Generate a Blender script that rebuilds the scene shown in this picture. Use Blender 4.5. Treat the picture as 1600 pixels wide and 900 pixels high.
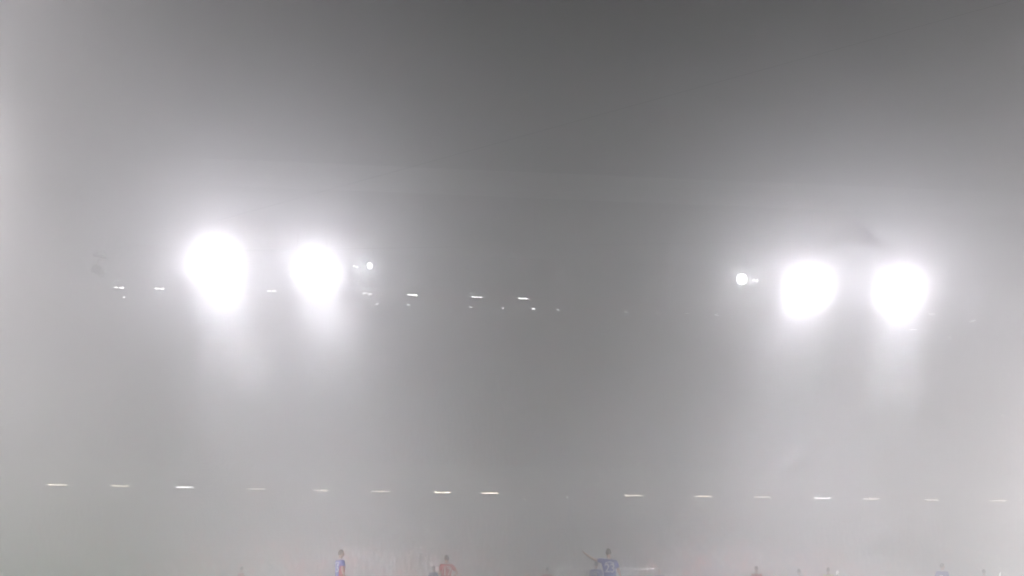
import bpy, bmesh, math, random
from mathutils import Vector, Matrix, Euler
from mathutils.bvhtree import BVHTree
random.seed(7)
for o in list(bpy.data.objects): bpy.data.objects.remove(o)
sc = bpy.context.scene
C = sc.collection
R = math.radians

# ------------------------------------------------------------------ camera
F, W, H = 2300.0, 1600.0, 900.0
YAW, PITCH, ROLL, CAMZ = R(6.9), R(11.9), 0.008, 0.35
cd = bpy.data.cameras.new('camera'); cam = bpy.data.objects.new('camera', cd); C.objects.link(cam)
cd.sensor_width = 36; cd.lens = F / W * 36; cd.clip_start = 0.1; cd.clip_end = 2000
cam.location = (0, 0, CAMZ)
CM = Matrix.Rotation(-YAW, 3, 'Z') @ Matrix.Rotation(R(90) + PITCH, 3, 'X') @ Matrix.Rotation(ROLL, 3, 'Z')
cam.rotation_euler = CM.to_euler()
sc.camera = cam
def ray(px, py):
    return (CM @ Vector(((px - W / 2) / F, -(py - H / 2) / F, -1))).normalized()
def at(px, py, y):                       # the point of the plane y = const seen at a pixel
    d = ray(px, py); t = y / d.y
    return Vector((0, 0, CAMZ)) + d * t
def at_z(px, py, z):                     # the point at height z seen at a pixel
    d = ray(px, py); t = (z - CAMZ) / d.z
    return Vector((0, 0, CAMZ)) + d * t

# ------------------------------------------------------------------ world: a night sky
w = bpy.data.worlds.new('World'); sc.world = w; w.use_nodes = True
nt = w.node_tree; bg = nt.nodes['Background']
st = nt.nodes.new('ShaderNodeTexSky'); st.sky_type = 'NISHITA'; st.sun_disc = False
st.sun_elevation = R(-8); st.sun_rotation = R(200)
nt.links.new(st.outputs[0], bg.inputs[0]); bg.inputs[1].default_value = 0.05

# ------------------------------------------------------------------ render settings
sc.view_settings.view_transform = 'Standard'; sc.view_settings.look = 'None'
sc.view_settings.exposure = 0.2; sc.view_settings.gamma = 1
cy = sc.cycles
cy.use_denoising = True
try: cy.denoiser = 'OPENIMAGEDENOISE'
except Exception: pass
cy.volume_bounces = 12; cy.max_bounces = 14; cy.diffuse_bounces = 3; cy.glossy_bounces = 2
cy.transmission_bounces = 2; cy.transparent_max_bounces = 8
cy.sample_clamp_indirect = 10; cy.use_adaptive_sampling = False
cy.use_light_tree = True; cy.caustics_reflective = False; cy.caustics_refractive = False

FOG_DENSITY, FOG_G = 0.026, 0.90
BACK_FILL_KW = 11
SIDE_FILL_R = 50
SIDE_FILL_L = 2.8
SIDE_FILL_M = 1.2
TUBE_FILL_W = 260
FLOOD = 1300.0       # watts, multiplied below

# ------------------------------------------------------------------ materials
MATS = {}
def mat(name, col, rough=0.7, metal=0.0, noise=0.0, scale=5.0, emit=None, strength=0):
    if name in MATS: return MATS[name]
    m = bpy.data.materials.new(name); m.use_nodes = True
    n = m.node_tree.nodes; l = m.node_tree.links; b = n['Principled BSDF']
    b.inputs['Base Color'].default_value = (*col, 1); b.inputs['Roughness'].default_value = rough
    b.inputs['Metallic'].default_value = metal
    if noise:
        tc = n.new('ShaderNodeTexCoord'); t = n.new('ShaderNodeTexNoise'); t.inputs['Scale'].default_value = scale
        t.inputs['Detail'].default_value = 6
        r = n.new('ShaderNodeValToRGB')
        r.color_ramp.elements[0].position = .3; r.color_ramp.elements[1].position = .7
        r.color_ramp.elements[0].color = (*[c * (1 - noise) for c in col], 1)
        r.color_ramp.elements[1].color = (*[min(1, c * (1 + noise)) for c in col], 1)
        l.new(tc.outputs['Object'], t.inputs['Vector']); l.new(t.outputs[0], r.inputs[0]); l.new(r.outputs[0], b.inputs['Base Color'])
        bp = n.new('ShaderNodeBump'); bp.inputs['Strength'].default_value = .15
        l.new(t.outputs[0], bp.inputs['Height']); l.new(bp.outputs[0], b.inputs['Normal'])
    if emit:
        b.inputs['Emission Color'].default_value = (*emit, 1); b.inputs['Emission Strength'].default_value = strength
    MATS[name] = m
    return m
M_conc = mat('concrete', (.32, .31, .30), .9, noise=.25, scale=1.5)
M_steel = mat('painted_steel', (.22, .23, .25), .5, .3, noise=.1, scale=3)
M_light_steel = mat('pale_cladding', (.5, .5, .5), .6, .1, noise=.08, scale=2)
M_dark = mat('dark_metal', (.03, .03, .03), .5, .5, noise=.2, scale=8)
M_seat = mat('seat_red', (.13, .03, .03), .5, noise=.2, scale=2)
M_white = mat('white_paint', (.8, .8, .8), .5, noise=.04, scale=6)
M_brick = mat('brick', (.25, .12, .08), .9, noise=.3, scale=3)
M_skin = [mat('skin_light', (.55, .34, .25), .6, noise=.08, scale=20), mat('skin_brown', (.16, .08, .05), .6, noise=.08, scale=20)]
M_hair = [mat('hair_dark', (.015, .012, .01), .8, noise=.4, scale=60), mat('hair_brown', (.07, .045, .025), .8, noise=.4, scale=60)]
M_blue = mat('shirt_blue', (.018, .04, .32), .8, noise=.12, scale=12)
M_red = mat('shirt_red', (.50, .02, .025), .8, noise=.12, scale=12)
M_yellow = mat('shirt_yellow', (.65, .78, .03), .8, noise=.08, scale=12)
M_wcloth = mat('white_cloth', (.75, .75, .75), .8, noise=.06, scale=12)
M_bcloth = mat('black_cloth', (.02, .02, .02), .8, noise=.1, scale=12)
M_boot = mat('boot_leather', (.05, .05, .05), .4, noise=.2, scale=20)
M_net = mat('white_cord', (.8, .8, .8), .8, noise=.05, scale=30)

# ------------------------------------------------------------------ mesh helpers
def link(name, bm, m, parent=None, smooth=False):
    me = bpy.data.meshes.new(name); bm.to_mesh(me); bm.free()
    for mm in (m if isinstance(m, (list, tuple)) else [m]): me.materials.append(mm)
    if smooth:
        for p in me.polygons: p.use_smooth = True
    o = bpy.data.objects.new(name, me); C.objects.link(o)
    if parent is not None: o.parent = parent
    return o
def box(bm, lo, hi, M=None, bev=0):
    lo, hi = Vector(lo), Vector(hi); c = (lo + hi) / 2; s = hi - lo
    mt = Matrix.Translation(c) @ Matrix.Diagonal((s.x, s.y, s.z, 1))
    if M is not None: mt = M @ mt
    g = bmesh.ops.create_cube(bm, size=1, matrix=mt)
    if bev:
        es = list({e for v in g['verts'] for e in v.link_edges})
        bmesh.ops.bevel(bm, geom=es, offset=bev, segments=2, affect='EDGES', profile=.5)
def tube(bm, p0, p1, r0, r1=None, seg=10):
    p0, p1 = Vector(p0), Vector(p1); r1 = r0 if r1 is None else r1
    d = p1 - p0
    M = Matrix.Translation((p0 + p1) / 2) @ d.to_track_quat('Z', 'Y').to_matrix().to_4x4()
    bmesh.ops.create_cone(bm, cap_ends=True, segments=seg, radius1=r0, radius2=r1, depth=d.length, matrix=M)
def empty(name, loc, rz=0):
    o = bpy.data.objects.new(name, None); C.objects.link(o); o.location = loc; o.rotation_euler.z = rz
    o.empty_display_size = .3
    return o
def tag(o, label=None, cat=None, group=None, kind=None):
    if label: o['label'] = label
    if cat: o['category'] = cat
    if group: o['group'] = group
    if kind: o['kind'] = kind
    return o
def prism(bm, prof, x0, x1):             # profile in (y, z), extruded along x
    a = [bm.verts.new((x0, y, z)) for y, z in prof]; b = [bm.verts.new((x1, y, z)) for y, z in prof]
    n = len(prof)
    bm.faces.new(a); bm.faces.new(list(reversed(b)))
    for i in range(n):
        j = (i + 1) % n
        bm.faces.new((a[i], b[i], b[j], a[j]))
    bmesh.ops.recalc_face_normals(bm, faces=bm.faces[:])

# ------------------------------------------------------------------ setting: ground and pitch
GX, GY = 20.0, 106.0                     # middle of the far goal line
def grass_mat():
    m = bpy.data.materials.new('turf'); m.use_nodes = True; n = m.node_tree.nodes; l = m.node_tree.links
    b = n['Principled BSDF']; b.inputs['Roughness'].default_value = .9
    tc = n.new('ShaderNodeTexCoord'); sp = n.new('ShaderNodeSeparateXYZ'); l.new(tc.outputs['Object'], sp.inputs[0])
    mu = n.new('ShaderNodeMath'); mu.operation = 'MULTIPLY'; mu.inputs[1].default_value = math.pi / 5.5
    sn = n.new('ShaderNodeMath'); sn.operation = 'SINE'; gt = n.new('ShaderNodeMath'); gt.operation = 'GREATER_THAN'; gt.inputs[1].default_value = 0
    l.new(sp.outputs[1], mu.inputs[0]); l.new(mu.outputs[0], sn.inputs[0]); l.new(sn.outputs[0], gt.inputs[0])
    mx = n.new('ShaderNodeMix'); mx.data_type = 'RGBA'; l.new(gt.outputs[0], mx.inputs[0])
    mx.inputs[6].default_value = (.042, .066, .034, 1); mx.inputs[7].default_value = (.056, .086, .045, 1)
    no = n.new('ShaderNodeTexNoise'); no.inputs['Scale'].default_value = 30
    m2 = n.new('ShaderNodeMix'); m2.data_type = 'RGBA'; m2.blend_type = 'MULTIPLY'; m2.inputs[0].default_value = .5
    l.new(mx.outputs[2], m2.inputs[6]); l.new(no.outputs[0], m2.inputs[7]); l.new(m2.outputs[2], b.inputs['Base Color'])
    return m
bm = bmesh.new(); box(bm, (-900, -900, -.5), (900, 900, -.012)); tag(link('ground', bm, mat('asphalt', (.05, .05, .05), .9, noise=.3, scale=2)), kind='structure')
bm = bmesh.new(); box(bm, (GX - 39, -3.5, -.008), (GX + 39, GY + 5, 0)); tag(link('pitch', bm, grass_mat()), kind='structure')
bm = bmesh.new()
def flat(x0, y0, x1, y1):
    z = .004; bm.faces.new([bm.verts.new(p) for p in ((x0, y0, z), (x1, y0, z), (x1, y1, z), (x0, y1, z))])
def rectline(x0, y0, x1, y1, t=.12):
    flat(x0, y0, x1, y0 + t); flat(x0, y1 - t, x1, y1); flat(x0, y0 + t, x0 + t, y1 - t); flat(x1 - t, y0 + t, x1, y1 - t)
rectline(GX - 34, GY - 104, GX + 34, GY)
for s in (0, 1):
    g0 = GY if s == 0 else GY - 104; d = -1 if s == 0 else 1
    for hw, dp in ((20.16, 16.5), (9.16, 5.5)):
        y1 = g0 + d * dp; a, b_ = min(g0, y1), max(g0, y1)
        flat(GX - hw, a + .13, GX - hw + .12, b_ - .13); flat(GX + hw - .12, a + .13, GX + hw, b_ - .13)
        yy = y1 if d > 0 else y1
        flat(GX - hw, yy - .06, GX + hw, yy + .06)
flat(GX - 33.8, GY - 52.06, GX + 33.8, GY - 51.94)
tag(link('pitch_markings', bm, M_white), kind='structure')

# ------------------------------------------------------------------ the stands
def stand(root, x0, x1, yf, upper=True):
    """local frame: runs along x, faces -y, front at y = yf"""
    bm = bmesh.new()
    prof = [(yf, 0), (yf, 1.0)]
    y, z = yf, 1.0
    rows1 = []
    for i in range(16):
        rows1.append((y, z)); prof.append((y + .8, z)); z += .36; y += .8; prof.append((y, z))
    prof += [(y + 14, z), (y + 14, 0)]
    prism(bm, prof, x0, x1); link('lower_terrace', bm, M_conc, root)
    yb = yf + 7.2
    bm = bmesh.new()                     # upper tier, overhanging the back of the lower one
    prof = [(yb, 9.25), (yb, 10.3)]
    y, z = yb, 10.0
    prof[-1] = (yb, 10.0)
    rows2 = []
    for i in range(24):
        rows2.append((y, z)); prof.append((y + .8, z)); z += .50; y += .8; prof.append((y, z))
    prof += [(y + 1.5, z), (y + 1.5, z - .8), (y, z - .8)]
    prism(bm, prof, x0, x1); link('upper_terrace', bm, M_conc, root)
    bm = bmesh.new(); box(bm, (x0, yb - .25, 9.3), (x1, yb - .003, 10.9)); link('balcony_front', bm, M_light_steel, root)
    bm = bmesh.new(); box(bm, (x0, y + 1.51, 0), (x1, y + 1.9, 29.5)); link('back_wall', bm, M_brick, root)
    bm = bmesh.new()                     # roof: front edge at yf+2
    prism(bm, [(yf + 2, 27.4), (y + 3, 30.2), (y + 3, 30.6), (yf + 2, 27.9)], x0, x1)
    for i in range(int((x1 - x0) / 3)): box(bm, (x0 + 1.5 + 3 * i, yf + 2.3, 27.18), (x0 + 1.7 + 3 * i, yf + 2.6, 27.43))
    link('roof', bm, M_steel, root)
    bm = bmesh.new(); box(bm, (x0, yf + 1.7, 27.2), (x1, yf + 1.99, 28.5)); link('roof_fascia', bm, M_light_steel, root)
    n = int((x1 - x0) / 14)
    for i in range(n + 1):
        xx = x0 + 1 + (x1 - x0 - 2) * i / n
        bm = bmesh.new(); tube(bm, (xx, yb + 6, 9.6), (xx, yb + 6, 3.5), .22, seg=12); link('column', bm, M_steel, root)
    return rows1, rows2
def seats(name, rows, x0, x1, root):
    bm = bmesh.new()
    for (y, z) in rows:
        box(bm, (x0 + 1, y + .45, z + .40), (x1 - 1, y + .52, z + .78)); box(bm, (x0 + 1, y + .16, z + .38), (x1 - 1, y + .44, z + .43))
    o = link(name, bm, M_seat, root); o['kind'] = 'stuff'
YF = 113.0
endst = empty('football_stand', (0, 0, 0))
tag(endst, 'two-tier end stand with long roof behind the goal, faint in fog', 'stand')
r1, r2 = stand(endst, -24.9, 66, YF)
seats('seat_rows', r1 + r2, -24.9, 66, endst)
# girder over the roof, its pale face shows as a faint band
g0 = at(400, 253, YF + 3); g1 = at(1150, 285, YF + 3); zg = (g0.z + g1.z) / 2
bm = bmesh.new(); box(bm, (-34, YF + 2.6, zg - 1.7), (76, YF + 4.4, zg)); link('roof_girder', bm, M_white, endst)
for i in range(12):
    xx = -30 + 9.2 * i
    bm = bmesh.new(); tube(bm, (xx, YF + 3.5, 28.1), (xx, YF + 3.5, zg - 1.71), .09); link('hanger', bm, M_steel, endst)
for xx in (-32.5, 74.5):
    bm = bmesh.new(); box(bm, (xx - 1.2, YF + 2.5, -.01), (xx + 1.2, YF + 4.5, zg - 1.71), bev=.05); link('girder_tower', bm, M_steel, endst)
def side(name, loc, rz, x0, x1, label):
    r = empty(name, loc, rz); tag(r, label, 'stand'); a, b_ = stand(r, x0, x1, 0); seats('seat_rows', a + b_, x0, x1, r); return r
left = side('football_stand', (GX - 34 - 10.5, 55, 0), R(90), -57, 57, 'two-tier side stand along the left touchline')
near = side('football_stand', (GX, -12, 0), R(180), -48, 48, 'two-tier end stand on the near side, behind the viewer')
right = side('football_stand', (GX + 34 + 8.5, 55, 0), R(-90), -57, 57, 'two-tier side stand along the right touchline')

# spectators in the end stand: a mass nobody can count
tb = bmesh.new()
bmesh.ops.create_cone(tb, cap_ends=True, segments=6, radius1=.16, radius2=.22, depth=.55, matrix=Matrix.Translation((0, .3, .72)))
bmesh.ops.create_icosphere(tb, subdivisions=1, radius=.115, matrix=Matrix.Translation((0, .28, 1.14)))
tb.verts.index_update(); TV = [v.co.copy() for v in tb.verts]; TF = [[v.index for v in f.verts] for f in tb.faces]; TH = [f.calc_center_median().z > 1.005 for f in tb.faces]; tb.free()
cv, cf, cm = [], [], []
for (y, z) in r1 + r2:
    x = -24 + random.uniform(0, .5)
    while x < 64:
        if random.random() < .8:
            o_ = Vector((x + random.uniform(-.08, .08), y, z + random.uniform(-.05, .08))); b0 = len(cv); mi = random.randrange(5)
            cv += [v + o_ for v in TV]; cf += [[i + b0 for i in f] for f in TF]; hm = 5 + random.randrange(2); cm += [hm if t else mi for t in TH]
        x += .52 + random.choice((0, 0, 0, .26, .13))
cols = [(.02, .03, .10), (.35, .03, .03), (.03, .03, .03), (.4, .4, .4), (.08, .12, .2), (.10, .08, .06), (.45, .28, .2)]
cme = bpy.data.meshes.new('crowd'); cme.from_pydata(cv, [], cf); cme.update()
for i, c in enumerate(cols): cme.materials.append(mat('spectator_%d' % i, c, .9))
cme.polygons.foreach_set('material_index', cm)
crowd = bpy.data.objects.new('crowd', cme); C.objects.link(crowd)
tag(crowd, 'seated spectators filling the far end stand, lost in fog', 'crowd', kind='stuff')

# ------------------------------------------------------------------ floodlights
M_lens = mat('flood_lens', (.9, .9, .9), .2, emit=(1, .975, .985), strength=8)
M_lens2 = mat('small_flood_lens', (.9, .9, .9), .2, emit=(.93, .97, 1), strength=22)
def flood(c, beams, label, cols_, rows_, pitch_, group, hang, az0=0, col=(.945, .915, 1), lens=None):
    """bank of round lamps on a frame hung from the roof edge; beams: (azimuth from -y, degrees below level, spread, watts)"""
    c = Vector(c)
    def dv(az, el):
        a, e = R(az0 + az), R(el); return Vector((math.sin(a) * math.cos(e), -math.cos(a) * math.cos(e), -math.sin(e)))
    r = bpy.data.objects.new('floodlight_bank', None); C.objects.link(r); r.location = c
    r.rotation_euler = dv(beams[0][0], min(beams[0][1], 40)).to_track_quat('-Y', 'Z').to_euler()
    tag(r, label, 'floodlight', group)
    w2, h2 = cols_ * pitch_ / 2, rows_ * pitch_ / 2
    bm = bmesh.new()
    for s in (-1, 1):
        box(bm, (s * w2 - .05, .18, -h2 - .05), (s * w2 + .05, .30, h2 + .05)); 
        box(bm, (-w2 + .05, .18, s * h2 - .05), (w2 - .05, .30, s * h2 + .05))
    for j in range(1, rows_): box(bm, (-w2 + .05, .2, -h2 + j * pitch_ - .03), (w2 - .05, .28, -h2 + j * pitch_ + .03))
    link('frame', bm, M_dark, r)
    Mi = r.rotation_euler.to_matrix().inverted()
    up = Mi @ Vector((0, 0, hang))
    for s in (-1, 1):
        bm = bmesh.new(); tube(bm, (s * w2 * .8, .35, h2 * .3), Vector((s * w2 * .8, .35, h2 * .3)) + up, .05)
        link('bracket', bm, M_dark, r)
    for i in range(cols_):
        for j in range(rows_):
            x, z = -w2 + (i + .5) * pitch_, -h2 + (j + .5) * pitch_
            bm = bmesh.new(); tube(bm, (x, -.10, z), (x, .17, z), pitch_ * .44, pitch_ * .2, seg=18)
            lp = link('lamp', bm, M_dark, r, False)
            bm = bmesh.new(); tube(bm, (x, -.125, z), (x, -.103, z), pitch_ * .41, seg=18)
            link('lens', bm, lens or M_lens, lp)
    for (az, el, spr, watts) in beams:
        L = bpy.data.lights.new('lamp_light', 'AREA'); L.shape = 'RECTANGLE'; L.size = 2 * w2; L.size_y = 2 * h2
        L.energy = watts * FLOOD; L.color = col; L.spread = R(spr)
        lo = bpy.data.objects.new('lamp_light', L); C.objects.link(lo); lo.parent = r
        lo.location = (0, -.20 - .03 * beams.index((az, el, spr, watts)), 0)
        lo.rotation_euler = (Mi @ dv(az, el)).to_track_quat('-Z', 'Z').to_euler()
    return r
YL = YF + .8
GF = 'large floodlight banks under the end roof'
BL_ = [(26, 66, 78, .5), (4, 9, 34, .125), (48, 72, 56, 85), (46, 41, 42, 2.8)]; BR_ = [(-27, 66, 78, 1.2), (-19, 9, 34, .15), (-50, 71, 56, 100), (-50, 41, 42, 3.2)]
for (px, py, lab, bs) in ((333, 410, 'large glaring floodlight bank farthest left, widest white glow of all', BL_),
                          (487, 414, 'large glaring floodlight bank second from left, beside the tiny bluish lamp', BL_),
                          (1265, 448, 'large glaring floodlight bank just right of the small round glowing lamp', BR_),
                          (1405, 447, 'large glaring floodlight bank farthest right, nearest the tilted tube', BR_)):
    kk = {487: .72, 1405: .85}.get(px, 1)
    flood(at(px, py, YL), [(a_, e_, s_, w_ * kk) for a_, e_, s_, w_ in bs], lab, 5, 4, .62, GF, 2.0)
flood(at(1159, 436, YL), [(-17, 18, 60, .03)], 'small floodlight with a round white glow, left of the right-hand pair', 1, 1, 1.0, None, 1.5, 0, (.95, .97, 1), M_lens2)
flood(at(578, 415, YL), [(-6, 14, 60, .010)], 'small dim bluish floodlight right of the left-hand pair', 1, 1, .5, None, 1.5, 0, (.85, .93, 1), M_lens2)
for (y, sgn, nm) in ((38, 1, 'third'), (47, 1, 'second'), (56, 1, 'first'), (66, 1, 'added fog-fill'), (66, -1, 'added fog-fill'), (80, -1, 'third'), (86, -1, 'second'), (92, -1, 'first')):  # the facing pair halfway along is unseen, added to brighten the low fog
    x = GX - 35.1 - 8.5 if sgn > 0 else GX + 34 + 6.6
    flood((x, y, 26.0), [(-50 * sgn, 32 if sgn < 0 else 44, 34, SIDE_FILL_R if sgn < 0 else SIDE_FILL_L)] if y == 66 else [(0, 74, 70, 13)] + ([(-66, 14, 60, .3)] if y == 56 else [(-30, 38, 34, SIDE_FILL_M)] if y == 47 else []) if sgn > 0 else [(60, 34, 34, 6)] if y == 92 else [(0, 57, 80, 16)] + ([(-33, 28, 18, 2.5)] if y == 80 else []), '%s floodlight bank from the far corner on the %s side roof' % (nm, 'left' if sgn > 0 else 'right'), 5, 4, .62, 'floodlight banks on the side roofs', 1.2, az0=90 * sgn, col=(1, .94, .975))  # extra narrow beams added to brighten the goal and the low fog

for (x, nm) in ((-6, 'left'), (GX, 'middle'), (44, 'right')):
    flood((x, -11.2, 26.0), [(0, 27, 26, BACK_FILL_KW)], '%s added fill floodlight bank under the near end roof, unseen behind the viewer' % nm, 5, 4, .62, 'added fill floodlights of the near end', 1.2, az0=180, col=(.98, .95, 1))  # unseen banks added to light the players' backs

# ------------------------------------------------------------------ strip lights
M_tube = mat('warm_tube', (.9, .9, .9), .3, emit=(1, .86, .68), strength=22)
M_tubec = mat('cool_tube', (.9, .9, .9), .3, emit=(1, .98, .97), strength=50)
M_tubed = mat('dim_tube', (.9, .9, .9), .3, emit=(1, .98, .97), strength=32)
ORD = 'first second third fourth fifth sixth seventh eighth ninth tenth eleventh twelfth thirteenth fourteenth fifteenth sixteenth'.split()
def strip(px, py, y, length, label, m, group, drop, rz=0, thick=.05, name='strip_light', gap=None, down=0):
    p = at(px, py, y); r = empty(name, p, rz); tag(r, label, 'strip light', group)
    hl = length / 2
    bm = bmesh.new(); box(bm, (-hl - .04, -.05, .055), (hl + .04, .12, .13), bev=.01)
    for s in (-1, 1): box(bm, (s * (hl + .02) - .02, -.04, -.04), (s * (hl + .02) + .02, .06, .05))
    link('housing', bm, M_steel, r)
    bm = bmesh.new()
    for s in (-.6, .6): tube(bm, (s * hl, .03, .13), (s * hl, .03, .13 + drop), .012, seg=6)
    link('suspension_rod', bm, M_steel, r)
    spans = [(-hl, hl)] if gap is None else [(-hl, -gap), (gap, hl)]
    for a, b_ in spans:
        bm = bmesh.new(); tube(bm, (a, 0, 0), (b_, 0, 0), thick, seg=10); link('tube', bm, m, r)
    if down:                             # area light added under the tube to brighten the low fog
        L = bpy.data.lights.new('tube_fill_light', 'AREA'); L.shape = 'RECTANGLE'; L.size = length; L.size_y = .08; L.energy = down; L.spread = R(100); L.color = (1, .93, .84)
        lo = bpy.data.objects.new('tube_fill_light', L); C.objects.link(lo); lo.parent = r; lo.location = (0, -.01, -.06); lo.rotation_euler = (R(-28), 0, 0)
lower = [(90, 757.5), (187.5, 759), (289, 761.5), (401, 764), (501, 766), (594, 768), (691, 769.5), (764.5, 770.5), (990.5, 774.5), (1099, 775.5), (1191.5, 776.8), (1284, 778.2), (1360.5, 779.3), (1454, 780.7), (1559, 782.2)]
YB = YF + 5.6
for i, (px, py) in enumerate(lower):
    dz = 9.25 - at(px, py, YB).z
    side_ = ('%s warm tube from the left end of the lower row' % ORD[i]) if i < 8 else ('%s warm tube from the right end of the lower row' % ORD[14 - i])
    strip(px, py, YB, 1.38, side_, M_tube if i not in (2, 11) else M_tubed, 'lower row of warm tubes under the balcony', .3, thick=.04, down=TUBE_FILL_W)
pairs = [(186, 449.5), (249, 451), (424, 455), (574, 459), (644, 461), (745.5, 464.3), (817, 466.3)]
for i, (px, py) in enumerate(pairs):
    strip(px, py, YF + 9, .80, '%s twin tube fitting from the left in the roof row' % ORD[i], M_tubec, 'twin tube fittings under the roof', 1.5, gap=.04, thick=.04)
for i, (px, py) in enumerate([(1455, 491), (1427, 515)]):
    strip(px, py, YF + 9, .6, ['pale tube fitting just below the outermost right floodlight', 'faint lower tube fitting below the outermost right floodlight'][i], M_tubed, None, 1.5)
strip(1519, 501.5, YF + 4, .75, 'tilted thin tube fitting near the right corner', M_tubed, None, 1.0, rz=R(-60), thick=.03)
dots = [(193.5, 464.5), (588, 474.8), (638, 476.3), (735.5, 479.8), (784.5, 481.5), (833.5, 483), (872.5, 484.5), (929.5, 486), (978, 487.5), (1027, 489), (1073.5, 490), (1120, 491.5), (1166.5, 493.3)]
for i, (px, py) in enumerate(dots):
    strip(px, py, YF + 14, .27, '%s small faint lamp from the left in the row below the twin tubes' % ORD[i], M_tubed if i else M_tubec, 'small faint lamps at the back of the upper tier', 1.0, name='small_lamp', thick=.045)

# single points of light
M_pt = mat('point_lamp', (.9, .9, .9), .3, emit=(1, .98, .97), strength=45)
def bulb(px, py, y, r_, label, m=None):
    p = at(px, py, y); o = empty('bulkhead_lamp', p); tag(o, label, 'lamp')
    bm = bmesh.new(); bmesh.ops.create_uvsphere(bm, u_segments=12, v_segments=8, radius=r_); link('globe', bm, m or M_pt, o, True)
    bm = bmesh.new(); tube(bm, (0, .01, r_ * .8), (0, .01, r_ * 1.7), r_ * .9, r_ * .5, seg=12)
    box(bm, (-.02, .02, r_ * 1.6), (.02, .06, r_ * 5)); link('bracket', bm, M_dark, o)
bulb(456.5, 733.5, YF + 9, .07, 'tiny white lamp above the fourth and fifth lower tubes')
bulb(885.5, 777, YF + 5.6, .10, 'small white lamp in the gap of the lower row of tubes', mat('pt2', (.9, .9, .9), emit=(1, .98, .95), strength=22))
bulb(821, 780, YF + 5.6, .06, 'tiny dim lamp left of the one in the lower gap', M_tubed)
bulb(1567, 649.5, YF - 2, .09, 'tiny white lamp low on the right-hand side')
bulb(1484, 527, YF + 4, .09, 'tiny pale lamp below the tilted tube', M_tubed)
strip(1180, 438, YF + 1.5, .42, 'short white dash of light right beside the small round floodlight', M_tubec, None, .6, thick=.035)
strip(556, 416.5, YF + 1.5, .42, 'short dash of light between the left glare and the small bluish floodlight', M_tubec, None, .6, rz=R(-12), thick=.035)

# dark rig hanging on cables over the pitch
p = at(156, 400, 70); K = .75; sp = empty('hanging_rig', p); sp.scale = (K, K, K); tag(sp, 'small dark rig with a capped top hanging in the fog at the far left', 'hanging rig')
bm = bmesh.new(); box(bm, (-.42, -.25, -.08), (.42, .25, .10), Matrix.Rotation(.12, 4, 'Y'), bev=.03); tube(bm, (0, 0, .1), (.12, 0, .34), .28, .1); link('carriage', bm, M_dark, sp)
bm = bmesh.new(); tube(bm, (0, 0, -.1), (-.08, 0, -.45), .04); tube(bm, (-.08, 0, -.45), (-.14, 0, -.6), .06); link('stem', bm, M_dark, sp)
for k, (dx, dz, a) in enumerate(((-.2, -.85, .3), (.08, -.95, -.5))):
    bm = bmesh.new(); box(bm, (-.2, -.22, -.26), (.2, .22, .26), Matrix.Translation((dx, 0, dz)) @ Matrix.Rotation(a, 4, 'Y'), bev=.03)
    tube(bm, (dx, -.22, dz), (dx, -.235, dz), .13, seg=16); link('head_unit', bm, M_dark, sp)
for q in ((-28, 20, 26), (-28, 95, 26), (60, 20, 26), (60, 95, 26)):
    bm = bmesh.new(); tube(bm, (0, 0, .2), (Vector(q) - p) / K, .008, seg=4); link('cable', bm, M_dark, sp)
# white bracket shapes on the roof line
for (px, py, lab) in ((964, 479, 'small white bracket hanging at the middle of the roof row'), (735, 468, 'tiny white bracket at the left end of the third twin tube')):
    p = at(px, py, YF + 9); s = .9 if px == 964 else .35
    bm = bmesh.new(); box(bm, (-.28 * s, -.03, .0), (-.2 * s, .03, .28 * s)); box(bm, (-.05 * s, -.03, -.1 * s), (.06 * s, .03, .30 * s)); box(bm, (.07 * s, -.03, -.32 * s), (.16 * s, .03, .05 * s)); tube(bm, (0, 0, .3 * s), (0, 0, 1.6), .01, seg=6)
    o = link('hanging_bracket', bm, M_white); o.location = p; tag(o, lab, 'bracket')

# ------------------------------------------------------------------ goal
def goal():
    r = empty('goal', (GX, GY, 0)); tag(r, 'white goal frame with net at the far end, faint in fog', 'goal')
    hw, hh, rr = 3.72, 2.50, .06
    for s in (-1, 1):
        bm = bmesh.new(); tube(bm, (s * hw, 0, 0), (s * hw, 0, hh - .06), rr, seg=16); link('post', bm, M_white, r, True)
        bm = bmesh.new(); tube(bm, (s * (hw + .55), 2.4, 0), (s * (hw + .55), 2.4, 2.65), .05, seg=10); link('net_pole', bm, M_white, r)
    bm = bmesh.new(); tube(bm, (-hw - .06, 0, hh), (hw + .06, 0, hh), rr, seg=16); link('crossbar', bm, M_white, r, True)
    bm = bmesh.new(); t = .004; st_ = .24
    def cord(a, b_): tube(bm, a, b_, t, seg=3)
    n = int(2 * hw / st_)
    for i in range(n + 1):
        x = -hw + 2 * hw * i / n
        cord((x, .05, hh), (x, 2.2, hh - .1)); cord((x, 2.2, hh - .1), (x, 2.3, .02))
    for j in range(11):
        z = .02 + (hh - .1) * j / 10; cord((-hw, 2.25, z), (hw, 2.25, z))
        for s in (-1, 1): cord((s * hw, .05, z), (s * hw, 2.25, z))
    for j in range(9):
        y = .05 + 2.15 * j / 9; cord((-hw, y, hh - .1 * j / 9), (hw, y, hh - .1 * j / 9))
        for s in (-1, 1): cord((s * hw, y, hh), (s * hw, y, .02))
    link('net', bm, M_net, r)
goal()

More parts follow.
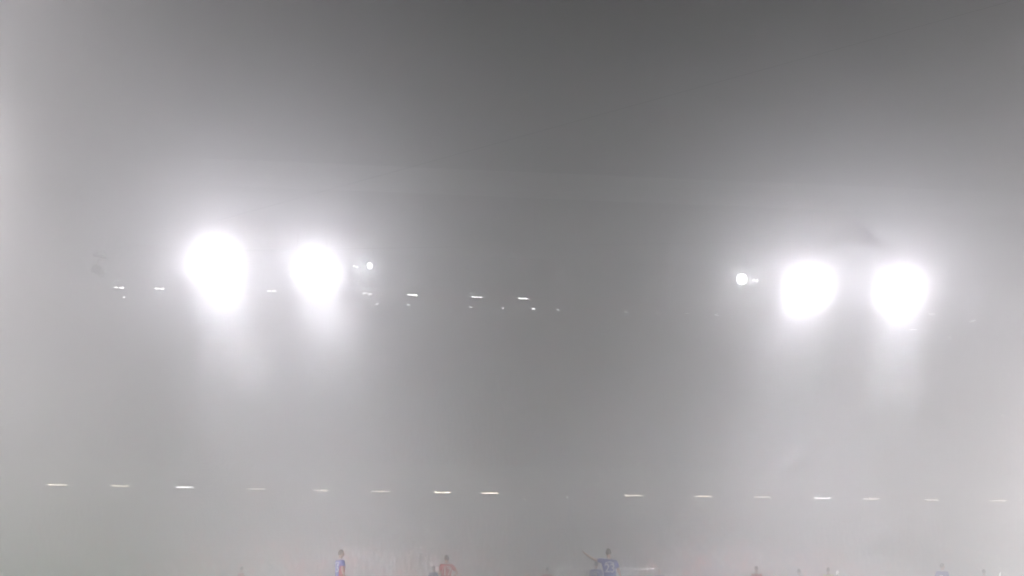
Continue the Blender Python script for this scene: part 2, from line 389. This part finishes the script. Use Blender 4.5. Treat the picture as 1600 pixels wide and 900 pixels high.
# ------------------------------------------------------------------ people
TMP = bpy.data.scenes.new('tmp')
def evaluated(o):
    with bpy.context.temp_override(scene=TMP, view_layer=TMP.view_layers[0]):
        dg = bpy.context.evaluated_depsgraph_get(); dg.update()
        return bpy.data.meshes.new_from_object(o.evaluated_get(dg))
def skin_mesh(name, pts, edges, root=0, sub=2):
    me = bpy.data.meshes.new(name); me.from_pydata([p[0] for p in pts], edges, [])
    o = bpy.data.objects.new(name, me); TMP.collection.objects.link(o)
    o.modifiers.new('s', 'SKIN')
    for i, p in enumerate(pts):
        r = p[1]; me.skin_vertices[0].data[i].radius = r if isinstance(r, tuple) else (r, r)
        me.skin_vertices[0].data[i].use_root = (i == root)
    m = o.modifiers.new('u', 'SUBSURF'); m.levels = sub; m.render_levels = sub
    res = evaluated(o)
    bpy.data.objects.remove(o); bpy.data.meshes.remove(me)
    return res
def head_bm(bm, c, yaw, tilt=0):
    """skull with jaw, nose, ears, brow; front is +y"""
    k = len(bm.verts)
    bmesh.ops.create_uvsphere(bm, u_segments=28, v_segments=20, radius=1)
    bm.verts.ensure_lookup_table()
    for v in bm.verts[k:]:
        x, y, z = v.co
        jaw = max(0, -z)
        xx = x * (.077 - .022 * jaw ** 1.5); yy = y * (.098 - .018 * jaw) + (.012 * jaw); zz = z * .122
        if y > .75 and abs(x) < .22 and -.45 < z < .15: yy += .024 * (1 - abs(x) / .22) * (1 - abs(z + .2) / .4 if abs(z + .2) < .4 else 0)
        if y > .6 and .1 < abs(x) < .55 and .0 < z < .22: yy -= .010
        if y > .7 and abs(x) < .35 and -.62 < z < -.5: yy += .006
        v.co = Vector((xx, yy, zz))
    for s in (-1, 1):
        bmesh.ops.create_uvsphere(bm, u_segments=10, v_segments=8, radius=1, matrix=Matrix.Translation((s * .078, -.008, -.01)) @ Matrix.Diagonal((.010, .020, .032, 1)))
    bm.verts.ensure_lookup_table()
    M = Matrix.Translation(c) @ Matrix.Rotation(yaw, 4, 'Z') @ Matrix.Rotation(tilt, 4, 'X')
    bmesh.ops.transform(bm, matrix=M, verts=bm.verts[k:])
    return M
def person(loc, rz, label, shirt, number=None, name_arc=False, group=None, height=1.83, skin=0, hair=0, head_yaw=0, head_tilt=0, arms=None, legs=None, panel=None, lean=(0, 0), shorts=None, socks=None, crest_col=None, long_sleeve=False, flash=None):
    k = height / 1.83
    J = dict(pel=(0, 0, .97), waist=(0, .0, 1.12), chest=(0, .0, 1.34), neck=(0, -.005, 1.50), ntop=(0, .012, 1.60), head=(0, .03, 1.708))
    lx, ly = lean
    def ln(p):
        f = max(0, p[2] - .97); return (p[0] + lx * f, p[1] + ly * f, p[2])
    A = {-1: [(-.19, 0, 1.455), (-.25, -.03, 1.17), (-.26, .08, .93), (-.255, .11, .85)], 1: [(.19, 0, 1.455), (.25, -.03, 1.17), (.26, .08, .93), (.255, .11, .85)]}
    if arms: A.update(arms)
    Lg = {-1: [(-.10, 0, .92), (-.12, .05, .50), (-.12, -.02, .09), (-.13, .15, .035)], 1: [(.10, 0, .92), (.12, .02, .50), (.13, -.06, .09), (.15, .11, .035)]}
    if legs: Lg.update(legs)
    pts = [(J['pel'], (.15, .115)), (ln(J['waist']), (.14, .10)), (ln(J['chest']), (.165, .115)), (ln(J['neck']), (.075, .07)), (ln(J['ntop']), (.055, .058)), (ln((0, .025, 1.68)), (.05, .055))]
    ed = [(0, 1), (1, 2), (2, 3), (3, 4), (4, 5)]
    for s in (-1, 1):
        a = [ln(p) for p in A[s]]; n = len(pts)
        pts += [(a[0], .062), (a[1], .043), (a[2], (.028, .032)), (a[3], (.038, .018))]
        ed += [(2, n), (n, n + 1), (n + 1, n + 2), (n + 2, n + 3)]
        g = Lg[s]; n = len(pts)
        mid = tuple((Vector(g[1]) + Vector(g[2])) / 2 + Vector((0, -.015, .06)))
        pts += [(g[0], .092), (g[1], .058), (mid, .056), (g[2], .038), (g[3], (.04, .028))]
        ed += [(0, n), (n, n + 1), (n + 1, n + 2), (n + 2, n + 3), (n + 3, n + 4)]
    me = skin_mesh('person', pts, ed)
    bm = bmesh.new(); bm.from_mesh(me); bpy.data.meshes.remove(me)
    hc = Vector(ln(J['head'])); HM = head_bm(bm, hc, head_yaw, head_tilt)
    for s in (-1, 1):                    # fingers
        a = [Vector(ln(p)) for p in A[s]]; d = (a[3] - a[2]).normalized()
        sidev = d.cross(Vector((s, 0, 0)) if abs(d.x) < .8 else Vector((0, 0, 1))).normalized()
        nrm = d.cross(sidev).normalized()
        for f, (off, ln_) in enumerate(((-.030, .062), (-.010, .074), (.011, .070), (.030, .054))):
            b0 = a[3] + sidev * off * .8 - d * .02
            pf = [(tuple(b0), .010), (tuple(b0 + d * (.02 + ln_ * .5) + nrm * .004), .009), (tuple(b0 + d * (.02 + ln_) + nrm * .022), .007)]
            fm = skin_mesh('f', pf, [(0, 1), (1, 2)], 0, 1); bm.from_mesh(fm); bpy.data.meshes.remove(fm)
        b0 = a[3] - d * .045 - sidev * .025
        pf = [(tuple(b0), .012), (tuple(b0 - sidev * .03 + d * .025), .011), (tuple(b0 - sidev * .038 + d * .055 + nrm * .01), .008)]
        fm = skin_mesh('f', pf, [(0, 1), (1, 2)], 0, 1); bm.from_mesh(fm); bpy.data.meshes.remove(fm)
    root = link('person', bm, M_skin[skin], None, True)
    root.location = loc; root.rotation_euler.z = rz; root.scale = (k, k, k)
    tag(root, label, 'person', group)
    # hair cap
    bm = bmesh.new(); bmesh.ops.create_uvsphere(bm, u_segments=28, v_segments=20, radius=1)
    dl = [v for v in bm.verts if v.co.z < (-.42 if v.co.y < .0 else -.42 + 1.0 * min(1, v.co.y * 1.6)) ]
    bmesh.ops.delete(bm, geom=dl, context='VERTS')
    for v in bm.verts:
        j = max(0, -v.co.z); q = 1 + random.uniform(-.02, .05)
        v.co = Vector((v.co.x * (.086 - .02 * j), v.co.y * (.107 - .01 * j) - .003, v.co.z * .134 * q))
    bmesh.ops.transform(bm, matrix=HM, verts=bm.verts[:])
    link('hair', bm, M_hair[hair], root, True)
    # shirt
    e = .022
    sp_ = [((0, .0, .86), (.205, .165)), ((0, .0, .97), (.20, .16)), (ln((0, 0, 1.12)), (.19, .15)), (ln(J['chest']), (.20, .15)), (ln((0, 0, 1.47)), (.11, .09)), (ln((0, 0, 1.535)), (.07, .068))]
    se = [(0, 1), (1, 2), (2, 3), (3, 4), (4, 5)]
    for s in (-1, 1):
        a = [Vector(ln(p)) for p in A[s]]; n = len(sp_)
        fr = .68 if not long_sleeve else 1
        sp_ += [(tuple(a[0]), .080), (tuple(a[0].lerp(a[1], fr)), .070 if not long_sleeve else .06)]; se += [(3, n), (n, n + 1)]
        if long_sleeve: sp_.append((tuple(a[1].lerp(a[2], .95)), .045)); se.append((n + 1, n + 2))
    sm = skin_mesh('shirt', sp_, se)
    bm = bmesh.new(); bm.from_mesh(sm); bpy.data.meshes.remove(sm)
    bvh = BVHTree.FromBMesh(bm)
    if panel:
        for f in bm.faces:
            c = f.calc_center_median()
            if panel(c): f.material_index = 1
    shirt_o = link('shirt', bm, [shirt, M_red], root, True)
    # collar
    bm = bmesh.new(); nk = Vector(ln((0, 0, 1.545)))
    bmesh.ops.create_cone(bm, cap_ends=False, segments=20, radius1=.078, radius2=.072, depth=.03, matrix=Matrix.Translation(nk))
    bmesh.ops.solidify(bm, geom=bm.faces[:], thickness=.008)
    link('collar', bm, M_wcloth if shirt != M_yellow else M_bcloth, shirt_o, True)
    def stick(bm_, off=.010):            # press flat lettering on the back (-y side) of the shirt
        for v in bm_.verts:
            th = v.co.y
            hit = bvh.ray_cast(Vector((v.co.x, -1, v.co.z)), Vector((0, 1, 0)))
            v.co.y = (hit[0].y if hit[0] else -.12) - off - th
    if number:
        cu = bpy.data.curves.new('n', 'FONT'); cu.body = number; cu.size = .36; cu.align_x = 'CENTER'; cu.extrude = 0; cu.offset = .006
        cu.resolution_u = 6
        o = bpy.data.objects.new('n', cu); TMP.collection.objects.link(o)
        m = evaluated(o); bpy.data.objects.remove(o)
        bm = bmesh.new(); bm.from_mesh(m)
        bmesh.ops.triangulate(bm, faces=bm.faces[:])
        bmesh.ops.subdivide_edges(bm, edges=[e_ for e_ in bm.edges if e_.calc_length() > .03], cuts=2)
        for v in bm.verts: v.co = Vector((v.co.x * .9 + lx * .28, 0, 1.13 + v.co.y))
        stick(bm); g = bmesh.ops.solidify(bm, geom=bm.faces[:], thickness=.003)
        link('shirt_number', bm, M_wcloth, shirt_o)
    if name_arc:                         # unreadable arched name strip
        bm = bmesh.new()
        for i in range(7):
            a = R(-28 + 56 * i / 6); c = Vector((math.sin(a) * .26, 0, 1.165 + math.cos(a) * .265))
            M = Matrix.Translation((c.x + lx * .4, 0, c.z)) @ Matrix.Rotation(a, 4, 'Y')
            k0 = len(bm.verts); bmesh.ops.create_grid(bm, x_segments=2, y_segments=2, size=.5, matrix=M @ Matrix.Rotation(R(90), 4, 'X') @ Matrix.Diagonal((.030, .042, 1, 1)))
        stick(bm, .008); link('name_strip', bm, M_wcloth, shirt_o)
    if flash:                            # white shoulder flash
        for s in (-1, 1):
            bm = bmesh.new(); a0 = Vector(ln(A[s][0])); tube(bm, (s * .10 + lx * .5, -.02 , 1.545), a0 + Vector((s * .02, -.01, .085)), .012, seg=6); link('shoulder_stripe', bm, M_wcloth, shirt_o)
    # shorts, socks, boots
    q = [((0, 0, 1.04), (.17, .14)), ((0, 0, .90), (.185, .15))]; qe = [(0, 1)]
    for s in (-1, 1):
        g = Lg[s]; n = len(q); a = Vector(g[0]); b_ = Vector(g[1])
        q += [(tuple(a.lerp(b_, .1)), .105), (tuple(a.lerp(b_, .75)), .095)]; qe += [(1, n), (n, n + 1)]
    sm = skin_mesh('shorts', q, qe); bm = bmesh.new(); bm.from_mesh(sm); bpy.data.meshes.remove(sm)
    link('shorts', bm, shorts or M_wcloth, root, True)
    for s in (-1, 1):
        g = [Vector(p) for p in Lg[s]]
        sm = skin_mesh('sock', [(tuple(g[1].lerp(g[2], .15)), .060), (tuple((g[1] + g[2]) / 2 + Vector((0, -.015, .06))), .064), (tuple(g[2]), .045)], [(0, 1), (1, 2)])
        bm = bmesh.new(); bm.from_mesh(sm); bpy.data.meshes.remove(sm); link('sock', bm, socks or M_wcloth, root, True)
        heel = g[2] + (g[2] - g[3]).normalized() * .05; heel.z = .045
        sm = skin_mesh('boot', [(tuple(heel), .045), (tuple(g[2] + Vector((0, .01, -.02))), .05), (tuple((g[2] + g[3]) / 2), (.048, .045)), (tuple(g[3]), (.045, .03))], [(0, 1), (1, 2), (2, 3)])
        bm = bmesh.new(); bm.from_mesh(sm); bpy.data.meshes.remove(sm); link('boot', bm, M_boot, root, True)
    return root
def stand_at(px, py_top, height):        # where a person of this height stands if the crown of the head shows at this pixel
    p = at_z(px, py_top, height + .005); return (p.x, p.y, 0)
BL = 'players in blue shirts'; RD = 'players in red shirts'
def facing(loc, extra=0):                # turned with the back to the viewer
    return -math.atan2(loc[0], loc[1]) + extra
def put(px, py, hgt, extra, label, shirt, **kw):
    l = stand_at(px, py, hgt)
    return person(l, facing(l, extra), label, shirt, height=hgt, **kw)
P23 = put(953, 857, 1.86, R(4), 'player in blue shirt number 23 stretching his left arm out, seen from behind', M_blue, number='23', name_arc=True, group=BL, skin=0, hair=1, lean=(-.06, .03),
    arms={-1: [(-.185, .02, 1.47), (-.43, .10, 1.50), (-.66, .20, 1.66), (-.73, .24, 1.72)], 1: [(.20, -.02, 1.42), (.28, -.05, 1.15), (.33, -.02, .91), (.335, .0, .83)]})
put(532, 859, 1.84, R(-64), 'player in blue shirt number 15 with a red side panel, half turned right', M_blue, number='15', name_arc=True, group=BL, skin=0, hair=1, head_yaw=R(-10),
    panel=lambda c: c.z < 1.33 and c.x > .08 and abs(c.y) < .09)
put(697, 867, 1.80, R(14), 'player in red shirt number 17 with right elbow out, hand on hip', M_red, number='17', name_arc=True, group=RD, skin=0, hair=0, flash=True, lean=(.05, .02),
    arms={1: [(.20, 0, 1.44), (.40, -.10, 1.22), (.24, .02, 1.04), (.17, .06, .99)]})
put(679.5, 884, 1.78, R(-4), 'player in blue shirt number 10 standing just left of the red number 17', M_blue, number='10', group=BL, skin=0, hair=0, lean=(-.08, .05))
put(930.5, 877.5, 1.80, R(-8), 'player in blue shirt number 2 half hidden behind the number 23', M_blue, number='2', name_arc=True, group=BL, skin=0, hair=0, lean=(.04, .02))
put(1031, 888, 1.80, R(160), 'distant player in blue shirt at the right goalpost', M_blue, group=BL, hair=0)
put(377, 885.5, 1.80, R(-60), 'distant player in red shirt standing alone on the far left', M_red, group=RD, hair=0, lean=(-.15, .1))
put(855, 886, 1.80, R(10), 'very faint distant player in red shirt left of the goal', M_red, group=RD, hair=0)
put(1182, 884.5, 1.80, R(20), 'distant player in red shirt with a white stripe across the shoulder', M_red, group=RD, hair=0, flash=True)
put(1248, 889, 1.80, R(0), 'distant player in blue shirt left of the person in yellow', M_blue, group=BL, hair=0)
put(1294, 886.5, 1.80, R(0), 'person in bright yellow top on the right side of the pitch', M_yellow, hair=0, long_sleeve=False, shorts=M_bcloth, socks=M_bcloth, name_arc=False)
put(1470, 880, 1.82, R(-10), 'player in blue shirt number 9 on the far right, looking aside', M_blue, number='9', group=BL, hair=1, head_yaw=R(-50), lean=(.06, 0))
put(1537, 889.5, 1.80, R(0), 'very faint player in red shirt near the right edge', M_red, group=RD, hair=0)

bpy.data.scenes.remove(TMP)
# leaning white poles and small lit panels by the right corner
for (x0, y0, x1, y1, lab) in ((1309, 885, 1322, 899, 'thin pale pole leaning right of the person in yellow'), (1528, 886, 1537, 894, 'pale leaning pole, left one near the right edge'), (1560, 886, 1571, 896, 'pale leaning pole, right one near the right edge')):
    a = at(x0, y0, 85); b_ = at(x1, y1, 85); d = (b_ - a); t = (b_.z - .0) / -d.z if d.z else 1; foot = b_ + d * t
    bm = bmesh.new(); tube(bm, a - foot, (0, 0, 0), .025, .035, seg=8); bmesh.ops.create_uvsphere(bm, u_segments=8, v_segments=6, radius=.045, matrix=Matrix.Translation(a - foot))
    o = link('leaning_pole', bm, M_white, None, True); o.location = foot; tag(o, lab, 'pole')
M_led = mat('led_panel', (.9, .9, .9), emit=(1, 1, .97), strength=14)
for (px, py0, py1, lab) in ((1308.5, 892, 897, 'tiny bright white lamp on a post right of the person in yellow'), (1562.5, 895, 901, 'tiny bright white lamp on a post near the right edge')):
    a = at(px, py0, 85); b_ = at(px, py1, 85)
    r = empty('marker_lamp', (a.x, 85, 0)); tag(r, lab, 'marker lamp')
    bm = bmesh.new(); tube(bm, (0, 0, b_.z), (0, 0, a.z), .035, .035, seg=10); link('light_tube', bm, M_led, r)
    bm = bmesh.new(); tube(bm, (0, 0, 0), (0, 0, b_.z - .002), .045, seg=10); tube(bm, (0, 0, 0), (0, 0, .04), .18, .14, seg=14); link('post', bm, M_dark, r)

# ------------------------------------------------------------------ fog
m = bpy.data.materials.new('fog'); m.use_nodes = True; n = m.node_tree.nodes; n.remove(n['Principled BSDF'])
pv = n.new('ShaderNodeVolumePrincipled'); pv.inputs['Color'].default_value = (.86, .86, .86, 1)
pv.inputs['Density'].default_value = FOG_DENSITY; pv.inputs['Anisotropy'].default_value = FOG_G
m.node_tree.links.new(pv.outputs[0], n['Material Output'].inputs['Volume'])
try: m.cycles.homogeneous_volume = True
except Exception: pass
try: m.cycles.volume_sampling = 'MULTIPLE_IMPORTANCE'
except Exception: pass
bm = bmesh.new(); box(bm, (-75, -45, -1.5), (115, 165, zg + 1.5)); tag(link('haze', bm, m), kind='stuff')

# drifting smoke: soft lumps of slightly thicker air, each as deep as it is wide
from mathutils import noise
def wisp(px, py, y, size, tilt, dens, seed, k=1.0):
    m = MATS.get('smoke_%g' % dens)
    if not m:
        m = bpy.data.materials.new('smoke'); m.use_nodes = True; n = m.node_tree.nodes; n.remove(n['Principled BSDF'])
        pv = n.new('ShaderNodeVolumePrincipled'); pv.inputs['Color'].default_value = (.95, .95, .95, 1)
        pv.inputs['Density'].default_value = dens; pv.inputs['Anisotropy'].default_value = .8
        m.node_tree.links.new(pv.outputs[0], n['Material Output'].inputs['Volume'])
        m.cycles.homogeneous_volume = True; MATS['smoke_%g' % dens] = m
    bm = bmesh.new(); bmesh.ops.create_icosphere(bm, subdivisions=4, radius=1)
    sx, sy, sz = size; sz = max(sz, 3.8); rot = Matrix.Rotation(R(tilt), 3, 'Y')
    for v in bm.verts:
        p = v.co.copy(); o = Vector((seed * 7.3, seed * 3.1, seed))
        d = .55 + .55 * noise.noise(p * .9 + o) + .30 * noise.noise(p * 2.2 + o) + .07 * noise.noise(p * 5 + o)
        d = max(.12, d + .25) * k
        q = Vector((p.x * sx, p.y * sy, p.z * sz)) * d
        v.co = rot @ q
    o = link('drifting_smoke', bm, m, None, True); c = at(px, py, y); o.location = c
    lo = min(v.co.z for v in o.data.vertices)
    if c.z + lo < .3: o.location.z = .3 - lo
    o['kind'] = 'stuff'
for i, a in enumerate([
    (20, 150, 62, (9, 9, 7), 25, .030), (130, 330, 80, (12, 8, 3.5), -30, .012), (240, 560, 88, (10, 8, 5), 35, .014), (420, 660, 95, (12, 7, 4), -20, .010),
    (560, 720, 80, (12, 8, 5), 18, .006), (150, 800, 60, (12, 7, 2.2), -12, .010), (1130, 610, 92, (11, 7, 2.6), -32, .022),
    (1290, 560, 84, (9, 8, 4.5), -50, .026), (1420, 590, 78, (7, 7, 4), 30, .016), (270, 520, 90, (9, 8, 4), -25, .018), (1040, 700, 86, (12, 9, 5), -30, .007), (1400, 700, 90, (11, 8, 3.5), 25, .016), (880, 470, 98, (9, 8, 3), 20, .008),
    (1500, 360, 85, (8, 8, 4), 40, .010), (380, 230, 96, (11, 9, 3), 15, .008), (1180, 250, 98, (10, 8, 3), -18, .008), (760, 780, 92, (10, 8, 4), 6, .005),
    (90, 90, 56, (6, 6, 3), -35, .026), (560, 640, 80, (7, 7, 4), -35, .009),
    (1480, 600, 72, (5, 6, 3), 55, .016), (980, 560, 88, (7, 6, 2.2), -40, .014), (180, 690, 66, (8, 6, 1.8), 14, .012), (1330, 760, 80, (9, 7, 4), -8, .005)]):
    for k, q in ((1.15, .9), (.72, 1.5)): wisp(*a[:5], round(a[5] * q, 4), i + 1, k)
